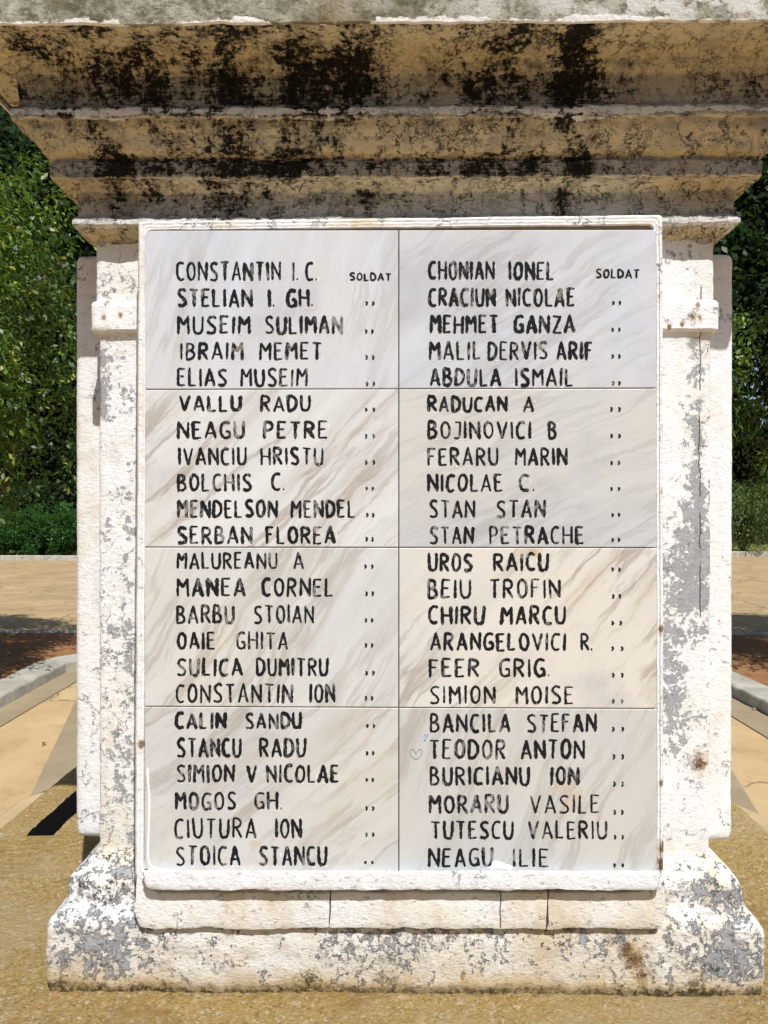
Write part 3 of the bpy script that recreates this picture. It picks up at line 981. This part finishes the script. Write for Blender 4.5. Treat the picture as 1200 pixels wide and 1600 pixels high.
rng = random.Random(21)
for blk in Lc:
    ti, y0, lines = blk[0], blk[1], blk[2:]
    xo = 210 if ti % 2 == 0 else 620
    for ln in lines:
        words = [q for q in ln if isinstance(q[0], str) and len(q) == 3]
        rest = [q for q in ln if q not in words]
        (ta, ba) = next(q for q in rest if len(q) == 2)
        yt, yb = y0 + ta / 2.857, y0 + ba / 2.857
        bold = rng.uniform(4.1, 5.1)
        def done(nm):
            mesh_obj(nm, pen.V, pen.F, None, TILES[ti], False, [M['letters'], M['chip']], pen.I)
        for (tx, a, b) in words:
            pen = Pen()
            pen.word(tx, xo + a / 2.857, xo + b / 2.857, yt, yb, bold * rng.uniform(.9, 1.1), rng)
            done('carved_word')
        for q in rest:
            pen = Pen()
            if len(q) == 5:
                pen.word(q[0], xo + q[1] / 2.857, xo + q[2] / 2.857, y0 + q[3] / 2.857, y0 + q[4] / 2.857, 2.9, rng)
                done('carved_word')
            elif len(q) == 4:
                a, b, tt, bb = xo + q[0] / 2.857, xo + q[1] / 2.857, y0 + q[2] / 2.857, y0 + q[3] / 2.857
                for cx in (a + 2, b - 2.5):
                    pen.stroke([(cx - .6, tt + 1.2), (cx + 1.6, (tt + bb) / 2), (cx - .6, bb - .6)], 3.2, rng)
                    if rng.random() < .5:  # same painted highlight at the foot of the ditto
                        pen.stroke([(cx - 2.5, bb - 1), (cx - 2, bb + .8)], 1.2, rng, 1)
                done('ditto_mark')

# loose marks on the bottom right tablet: a blue crayon tick and a scrap of white paint
pen = Pen()
pen.stroke([(663, 1158), (669, 1147)], 2.2, rng)
pen.stroke([(662, 1151), (665, 1147)], 1.1, rng)
mesh_obj('crayon_mark', pen.V, pen.F, M['blue'], TILES[7])
pen = Pen()
pen.stroke([(650, 1178), (645, 1170), (640, 1173), (641, 1180), (650, 1188), (659, 1180), (660, 1173), (655, 1170), (650, 1178)], .8, rng, 0, False)
mesh_obj('pencil_heart', pen.V, pen.F, M['pencil'], TILES[7])
pen = Pen()
for a, b, y, q in ((762, 800, 1354, 5), (768, 786, 1349, 4)):
    pen.stroke([(a, y), ((a + b) / 2, y - 1.5), (b, y + 2)], q * 1.6, rng)
mesh_obj('paint_smear', pen.V, pen.F, M['chip'], TILES[7])
pen = Pen()
pen.stroke([(230.5, 1200), (231.5, 1226), (234, 1250), (232, 1300), (231, 1335), (234, 1353), (250, 1359), (280, 1360)], 3.2, rng)
mesh_obj('paint_smear', pen.V, pen.F, M['chip'], TILES[6])

# --- rough plinth: upper sheet with a black pit in place of a shadow, lower step
def plinth_sheet(name, xs, ds, h, foot, hole=None, chamf=0.):
    nx, nd = len(xs), len(ds)
    V, F = [], []
    for d in ds:
        for x in xs:
            z = h
            amp = .0035
            z += fbm((x, d, 0), 70, 4) * amp + fbm((x, d, 4), 6, 3) * .003
            e = min(x - xs[0], xs[-1] - x, d - ds[0], ds[-1] - d)
            if e < .03:
                z -= .012 * (1 - e / .03) ** 2
            V.append((x, d, z + HC))
    inh = lambda i, j: hole and hole[0] - 1e-6 <= xs[i] < hole[1] - 1e-6 and hole[2] - 1e-6 <= ds[j] < hole[3] - 1e-6
    cut = set()
    for j in range(nd - 1):
        for i in range(nx - 1):
            if inh(i, j):
                cut.add((i, j))
            else:
                a = j * nx + i
                F.append((a, a + 1, a + nx + 1, a + nx))
    def wall(a, b, z):
        n = len(V)
        V.append((V[a][0], V[a][1], z)); V.append((V[b][0], V[b][1], z))
        F.append((a, n, n + 1, b))
    for i in range(nx - 1):
        wall(i, i + 1, foot + HC)
        wall((nd - 1) * nx + i + 1, (nd - 1) * nx + i, foot + HC)
    for j in range(nd - 1):
        wall((j + 1) * nx, j * nx, foot + HC)
        wall(j * nx + nx - 1, (j + 1) * nx + nx - 1, foot + HC)
    V0, F0 = V, F
    V, F = list(V0), []
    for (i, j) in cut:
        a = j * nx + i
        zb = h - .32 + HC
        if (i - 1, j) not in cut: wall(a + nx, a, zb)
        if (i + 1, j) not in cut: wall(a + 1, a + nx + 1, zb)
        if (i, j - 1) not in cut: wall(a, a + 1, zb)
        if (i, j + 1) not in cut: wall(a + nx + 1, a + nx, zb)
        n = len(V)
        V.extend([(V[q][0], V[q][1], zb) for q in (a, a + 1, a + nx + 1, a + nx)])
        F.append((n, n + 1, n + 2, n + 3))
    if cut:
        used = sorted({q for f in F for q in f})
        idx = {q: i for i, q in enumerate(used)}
        mesh_obj('shadow_pit', [V[q] for q in used], [tuple(idx[q] for q in f) for f in F], M['slot'], mem)  # black-lined pit made to stand for a wedge of shadow
    return mesh_obj(name, V0, F0, M['rough'], mem, True)


xs = list(np.concatenate([np.linspace(-.955, -.862, 13), np.linspace(-.797, .905, 190)]))
ds = list(np.concatenate([np.linspace(.93, 1.798, 108), np.linspace(1.806, 2.45, 80), np.linspace(2.47, 2.95, 20)]))
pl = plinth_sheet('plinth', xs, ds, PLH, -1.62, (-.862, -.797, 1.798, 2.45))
for p in pl.data.polygons:
    p.use_smooth = False
# lower step round the front part, its far corners cut off
sp = MB()
lo = [(-1.028, .86), (.967, .86), (.967, 2.04), (.925, 2.13), (.87, 2.16), (-.93, 2.20), (-.985, 2.185), (-1.03, 2.10)]
hz = -.792 + HC
def ins(p, q):
    return (p[0] - math.copysign(q, p[0] + .03), p[1] - (q if p[1] > 1.5 else -q))
rings = [[(x, y, -1.62 + HC) for x, y in lo], [(x, y, hz - .02) for x, y in lo], [(*ins(p, .006), hz - .006) for p in lo], [(*ins(p, .02), hz) for p in lo], [(*ins(p, .088), hz - .001) for p in lo]]
n = len(lo)
VV = [p for r in rings for p in r]
FF = []
for i in range(4):
    for k in range(n):
        k2 = (k + 1) % n
        FF.append((i * n + k, i * n + k2, (i + 1) * n + k2, (i + 1) * n + k))
mesh_obj('step', VV, FF, M['step'], mem)

# ================================================================== GROUND
def sheet(name, pts, z, mat, label=None):
    b = MB()
    b.face([(x, y, z) for x, y in pts])
    return tag(b.build(name, mat), kind='structure')


R_ = 260
sheet('ground', [(-R_, -R_), (R_, -R_), (R_, R_), (-R_, R_)], -.012, M['plaza'])
sheet('pavement', [(-3.12, -9), (2.9, -9), (2.9, 7.7), (2.3, 8.15), (-2.7, 8.15), (-3.12, 7.8)], -.004, M['pave'])
sheet('screed', [(-1.62, 2.9), (1.66, 2.9), (2.75, 7.6), (-3.0, 7.6)], 0.0, M['grey'])
sheet('gutter', [(-3.16, -9), (-2.86, -9), (-2.88, 5.5), (-2.93, 6.9), (-2.95, 7.9), (-3.2, 7.9)], .004, M['grey'])
sheet('gutter', [(2.68, -9), (2.95, -9), (2.90, 7.9), (2.60, 7.9), (2.63, 6.2)], .004, M['grey'])
# soil bed round the bay
sb_ = MB()
bx = [(-9, 5.0 - 12), (-3.4, -7), (-3.42, 7.2), (-2.9, 8.35), (2.6, 8.35), (3.2, 7.2), (3.2, -7), (9, -7), (9, 9.75), (-9, 9.75)]
sb_.face([(x, y, .05) for x, y in bx])
tag(sb_.build('soil', M['soil']), kind='structure')


def kerb_line(name, path, wid, h, mat, joint=1.05):
    "kerb stones along a path; wid to the left of the direction of travel"
    b = MB()
    P_ = [Vector((x, y, 0)) for x, y in path]
    pts = [P_[0]]
    for a, c in zip(P_[:-1], P_[1:]):
        n = max(1, int((c - a).length / .12))
        pts += [a.lerp(c, i / n) for i in range(1, n + 1)]
    sec = [(0, -.03), (0, h - .02), (.006, h - .006), (.02, h), (wid - .02, h), (wid - .004, h - .012), (wid, -.03)]
    V, F = [], []
    run = 0
    for i, p in enumerate(pts):
        t = (pts[min(i + 1, len(pts) - 1)] - pts[max(i - 1, 0)]).normalized()
        nn = Vector((-t.y, t.x, 0))
        if i: run += (pts[i] - pts[i - 1]).length
        for (o, z) in sec:
            q = p + nn * o
            f = .006
            V.append((q.x + fbm(q, 9) * f, q.y + fbm(q + Vector((9, 9, 9)), 9) * f, z + (fbm(q + Vector((3, 3, 3)), 5) * .012 if z > 0 else 0)))
    k = len(sec)
    for i in range(len(pts) - 1):
        for j in range(k - 1):
            F.append((i * k + j, (i + 1) * k + j, (i + 1) * k + j + 1, i * k + j + 1))
    F.append(tuple(range(k)))
    F.append(tuple((len(pts) - 1) * k + j for j in range(k))[::-1])
    return tag(mesh_obj(name, V, F, mat, None), kind='structure')


kerb_line('kerb', [(-3.14, -6.9), (-3.14, 6.0), (-3.2, 7.5), (-3.1, 7.75), (-2.85, 7.95), (2.5, 8.0), (2.8, 7.75), (2.88, 7.3), (2.92, 6.16), (2.94, -6.9)][::1], .30, .105, M['kerb'])
kerb_line('kerb', [(-9, 9.6), (9, 9.6)], .14, .07, M['kerb'])
kerb_line('kerb', [(-40, 24.2), (-3, 24.2)], .25, .14, M['kerb'])
kerb_line('kerb', [(9.2, 27.0), (40, 26.2)], .3, .16, M['kerb'])
kerb_line('kerb', [(-2.9, 24.2), (9.1, 27.0)], .3, .14, M['kerb'])
gl = sheet('lawn', [(-60, 24.5), (-3, 24.5), (9.1, 27.3), (60, 26.5), (60, 120), (-60, 120)], .06, M['grass'])

# ================================================================== TREES
def leaves(origins, dirs, per, size, rs, droop=.25, length=.35, asp=.5, flat=.5):
    "twigs with leaves: origins (n,3), outward dirs (n,3)"
    n = len(origins)
    t = rs.uniform(0, 1, (n, per, 1))
    d = dirs[:, None, :] + rs.normal(0, .25, (n, 1, 3))
    d /= np.linalg.norm(d, axis=2, keepdims=True)
    pos = origins[:, None, :] + d * t * length + rs.normal(0, length * .13, (n, per, 3))
    pos[:, :, 2] -= droop * (t[:, :, 0] ** 2) * length
    pos = pos.reshape(-1, 3)
    k = len(pos)
    a = np.repeat(d, per, axis=1).reshape(-1, 3) * .6 + rs.normal(0, .7, (k, 3))
    a[:, 2] -= droop * .8
    a /= np.linalg.norm(a, axis=1, keepdims=True)
    up = rs.normal(0, flat, (k, 3)) + np.array([0, -.25, 1.])
    b = np.cross(a, up)
    b /= np.linalg.norm(b, axis=1, keepdims=True) + 1e-9
    s = size * rs.uniform(.65, 1.25, (k, 1))
    nrm = np.cross(a, b)
    p0, p2 = pos, pos + a * s
    mid = pos + a * s * .5 - nrm * s * .10
    V = np.stack([p0, mid + b * s * asp * .5, p2, mid - b * s * asp * .5], 1).reshape(-1, 3)
    F = np.arange(4 * k).reshape(-1, 4)
    return V, F


def crown_pts(c, rad, n, rs, shell=.45, bumps=9, cutz=None, amp=.28, clumps=120, cr=.17):
    "twig roots gathered in clumps through a lumpy crown, more of them near its outside; gaps stay between the clumps"
    u = rs.normal(0, 1, (clumps, 3))
    u /= np.linalg.norm(u, axis=1, keepdims=True)
    lob = rs.normal(0, 1, (bumps, 3))
    lob /= np.linalg.norm(lob, axis=1, keepdims=True)
    g = np.max(np.clip(u @ lob.T, 0, 1) ** 6, axis=1)
    r = (1 - shell * rs.uniform(0, 1, clumps) ** 1.5) * (1 - amp + amp * 1.5 * g)
    cc = u * r[:, None]
    size = cr * rs.uniform(.55, 1.35, clumps)
    k = rs.choice(clumps, n, p=size ** 2 / (size ** 2).sum())
    v = rs.normal(0, 1, (n, 3))
    v /= np.linalg.norm(v, axis=1, keepdims=True)
    v = v + u[k] * .5
    p = (cc[k] + v * (size[k] * rs.uniform(.35, 1, n) ** .5)[:, None]) * np.array(rad) + np.array(c)
    d = v * .8 + u[k] * .5 + np.array([0, 0, -.1])
    d /= np.linalg.norm(d, axis=1, keepdims=True)
    return p, d


def tree(name, base, h_trunk, c, rad, n, per, size, mat, seed, label, cat='tree', group=None, length=.35, droop=.3, asp=.5, r0=.16, shell=.5, amp=.28, clumps=120, cr=.17, cut=.05):
    rs = np.random.RandomState(seed)
    root = thing(name, base, label, cat, group)
    c = np.array(c) + np.array(base)
    p, d = crown_pts(c, rad, n, rs, shell, amp=amp, clumps=clumps, cr=cr)
    p2, d2 = crown_pts(c, np.array(rad) * .7, n // 2, rs, .9, clumps=clumps // 2, cr=.2)
    p2, d2 = p2[: n // 3], d2[: n // 3]
    keep = p[:, 2] > base[2] + cut + .25 * np.sin(p[:, 0] * 5.1) * (cut > 1)
    p, d = p[keep], d[keep]
    keep = p2[:, 2] > base[2] + cut
    p2, d2 = p2[keep], d2[keep]
    V, F = leaves(np.vstack([p, p2]), np.vstack([d, d2]), per, size, rs, droop, length, asp)
    mesh_obj('crown', V, F, mat, root)
    mb = MB()
    rr = random.Random(seed)
    top = Vector(c)
    b0 = Vector(base)
    mb.tube([b0 - Vector((0, 0, .05)), b0 + Vector((0, 0, .12)), b0.lerp(top, .35) + Vector((rr.uniform(-.1, .1), rr.uniform(-.1, .1), 0)), top], [r0 * 1.35, r0, r0 * .75, r0 * .35], 9)
    for k in range(7):
        a = rr.uniform(0, 6.28)
        s0 = b0.lerp(top, rr.uniform(.45, .95))
        e = Vector(c) + Vector((math.cos(a) * rad[0] * .75, math.sin(a) * rad[1] * .75, rr.uniform(-.4, .6) * rad[2]))
        mb.tube([s0, s0.lerp(e, .5) + Vector((0, 0, .12 * rad[2])), e], [r0 * .42, r0 * .25, r0 * .08], 6)
    mb.build('trunk', M['bark'], root, True)
    return root


tree('broadleaf_tree', (-4.75, 6.8, .04), 2, (0, 0, 2.6), (2.35, 2.1, 3.3), 6800, 13, .064, M['leaf_a'], 3,
     'leafy green tree in the soil bed left of the memorial, its lit crown hanging low', length=.34, droop=.9, clumps=125, cr=.10, cut=1.95, shell=.6)
tree('broadleaf_tree', (5.75, 7.4, .04), 2, (0, 0, 2.8), (2.7, 1.8, 3.2), 6500, 13, .060, M['leaf_a'], 5,
     'leafy green tree in the soil bed right of the memorial, crown behind its right edge', length=.34, droop=.9, clumps=115, cr=.10, cut=2.0, shell=.6)
far = [(-19, 31, 6.0, 9.5, 7.5, 'dark tall tree beyond the far kerb, farthest left behind the hedge shrubs'),
       (-9.5, 33, 6.5, 10, 8.0, 'dark tall tree beyond the far kerb, close left of the memorial'),
       (1, 36, 6.0, 10, 8.0, 'dark tall tree beyond the far kerb, straight behind the memorial'),
       (11.5, 37, 6.2, 9.5, 7.8, 'dark tall tree beyond the far kerb, close right of the memorial'),
       (22, 34, 6.5, 10, 8.0, 'dark tall tree beyond the far kerb, farthest right')]
far = [(x, y, r, hz_ + 1.8, rz + 1.6, lab) for (x, y, r, hz_, rz, lab) in far]
for i, (x, y, r, hz_, rz, lab) in enumerate(far):
    tree('shade_tree', (x, y, .06), 3, (0, 0, hz_), (r, r * .8, rz), 8000, 9, .40, M['leaf_b'], 40 + i, lab, group='shade trees beyond the far kerb', length=1.0, r0=.32, droop=.3, clumps=150, cr=.17)

# shrubs
def shrub(name, x, y, rad, h, n, per, size, mat, seed, label, group=None, length=.2, droop=.1, asp=.5, zb=.4):
    rs = np.random.RandomState(seed)
    root = thing(name, (x, y, .05), label, 'shrub', group)
    p, d = crown_pts((x, y, .05 + h * (.5 if droop < 1 else .6)), (rad, rad, h * (.5 if droop < 1 else .32)), n, rs, .55, 12, amp=.2, clumps=70, cr=.2)
    kk = p[:, 2] > .12
    p, d = p[kk], d[kk]
    V, F = leaves(p, d, per, size, rs, droop, length, asp)
    mesh_obj('foliage', V, F, mat, root)
    mb = MB()
    rr = random.Random(seed)
    for k in range(6):
        a = rr.uniform(0, 6.28)
        mb.tube([(x, y, .0), (x + math.cos(a) * rad * .3, y + math.sin(a) * rad * .3, h * .35), (x + math.cos(a) * rad * .6, y + math.sin(a) * rad * .6, h * .7)], [.03, .02, .008], 5)
    mb.build('stem', M['bark'], root)
    return root


for i, (x, y, r, h, lab) in enumerate([(-10.75, 25.6, .75, 1.62, 'rounded bright green shrub touching the left edge of the memorial'),
                                       (-12.0, 25.8, .72, 1.45, 'rounded bright green shrub behind the left kerb, at the edge of the frame'),
                                       (-13.5, 25.7, .9, 1.6, 'rounded green shrub, the farthest left in the row behind the kerb'),
                                       (-9.3, 25.8, .8, 1.6, 'rounded green shrub hidden mostly behind the memorial, rightmost of the row')]):
    shrub('round_shrub', x, y, r, h, 1500, 9, .075, M['leaf_c'], 70 + i, lab, 'rounded shrubs behind the far kerb')
shrub('weeping_shrub', 12.6, 27.8, 1.35, 2.9, 2600, 9, .10, M['leaf_d'], 90, 'tall drooping shrub on the grass right of the memorial', None, .34, 1.5, .35)

for i, (x, y, r, h, lab) in enumerate([(-17.6, 29.0, 2.0, 4.4, 'big dark bush behind the rounded shrubs, left of the memorial'),
                                       (-22.5, 30.0, 2.4, 4.6, 'big dark bush behind the rounded shrubs, farthest left'),
                                       (-13.8, 30.0, 1.1, 2.3, 'lower dark bush behind the rounded shrubs, in the gap left of the memorial'),
                                       (-10.6, 29.6, 1.7, 4.8, 'big dark bush behind the rounded shrubs, half hidden by the memorial'),
                                       (17.5, 40.5, 2.8, 5.6, 'big dark bush behind the drooping shrub on the right'),
                                       (23.5, 41.0, 2.8, 5.4, 'big dark bush above the low red wall, farthest right')]):
    shrub('dark_bush', x, y, r, h, 2600, 9, .20, M['leaf_b'], 120 + i, lab, 'dark bushes under the far trees', .5, .2)
rs = np.random.RandomState(300)  # unseen hedge behind the camera, added to cut low sky light
hb = thing('screen_hedge', (0, -17, 0), 'tall hedge added out of view across the plaza, dimming the memorial front', 'hedge')
p = np.stack([rs.uniform(-26, 26, 7000), -17 + rs.uniform(-.9, .9, 7000), rs.uniform(0, 1, 7000) * 8.5], 1)
d = np.stack([rs.normal(0, .4, 7000), np.ones(7000) * .7, rs.normal(.2, .4, 7000)], 1)
V, F = leaves(p, d / np.linalg.norm(d, axis=1, keepdims=True), 8, .7, rs, .2, .9, .6)
mesh_obj('foliage', V, F, M['leaf_b'], hb)
# tall hedge that closes the park behind the trees
rs = np.random.RandomState(200)
hg = thing('screen_hedge', (0, 50, 0), 'tall dark hedge closing the park behind the far trees', 'hedge')
nn_ = 9000
p = np.stack([rs.uniform(-55, 55, nn_), 50 + rs.uniform(-1.2, 1.2, nn_), rs.uniform(0, 1, nn_) ** .8 * 8], 1)
p[:, 2] *= 1 + .18 * np.sin(p[:, 0] * .7) + .08 * np.sin(p[:, 0] * 2.3)
d = np.stack([rs.normal(0, .4, nn_), -np.ones(nn_) * .7, rs.normal(.2, .4, nn_)], 1)
V, F = leaves(p, d / np.linalg.norm(d, axis=1, keepdims=True), 8, .75, rs, .2, 1.0, .6)
mesh_obj('foliage', V, F, M['leaf_b'], hg)

# small red wall and houses far behind the leaves
bw = MB()
bw.box(13.2, 30, 36.0, 36.3, -.1, .86)
bw.box(13.18, 30.05, 35.93, 36.37, .86, .95, 1)
bw.box(13.18, 30.05, 35.95, 36.35, -.1, .12, 1)
tag(bw.build('brick_wall', None, None, False, [M['brick'], M['kerb']]), 'low red brick wall with a pale coping beyond the grass on the right', 'wall')


def house(x, y, wd, h, mat, label):
    root = thing('house', (x, y, 0), label, 'house')
    b = MB(); b.box(x - wd / 2, x + wd / 2, y, y + 7, 0, h); b.build('wall', mat, root)
    b = MB(); b.box(x - wd / 2 - .15, x + wd / 2 + .15, y - .2, y + 7.2, h, h + .22)
    b.build('roof', M['roof'], root)
    for q in (-.28, .28):
        b = MB(); b.box(x + q * wd - .55, x + q * wd + .55, y - .03, y + .05, 1.0, 2.3)
        b.build('window', M['dark'], root)


house(-25.0, 44, 6.2, 3.0, M['orange'], 'orange house glimpsed through the leaves at far left')
house(-19.2, 45, 2.6, 2.9, M['white'], 'white house glimpsed through the leaves beside the orange one')

# two dry leaves lying on the pavement
for i, (px, py, lab, colr) in enumerate(((1178, 1110, 'pale dry leaf lying in the right gutter', M['leaf_pale']), (69, 1164, 'dark dry leaf lying on the tan pavement at left', M['bark']))):
    v = AX_R * ((px - 600) / FPX) + AX_U * ((800 - py) / FPX) + AX_F
    v = v * (-HC / v.z)
    b = MB()
    x, y, q = v.x, v.y, .021
    for sx in (-1, 1):
        b.face([(x, y - q, .008), (x + sx * q * .6, y - q * .2, .022), (x + sx * q * .45, y + q * .6, .016), (x, y + q * 1.2, .010)][::sx])
    b.face([(x - .002, y - q, .008), (x + .002, y - q, .008), (x + .003, y - q * 1.8, .010), (x - .001, y - q * 1.8, .010)])
    tag(b.build('fallen_leaf', colr), lab, 'leaf')
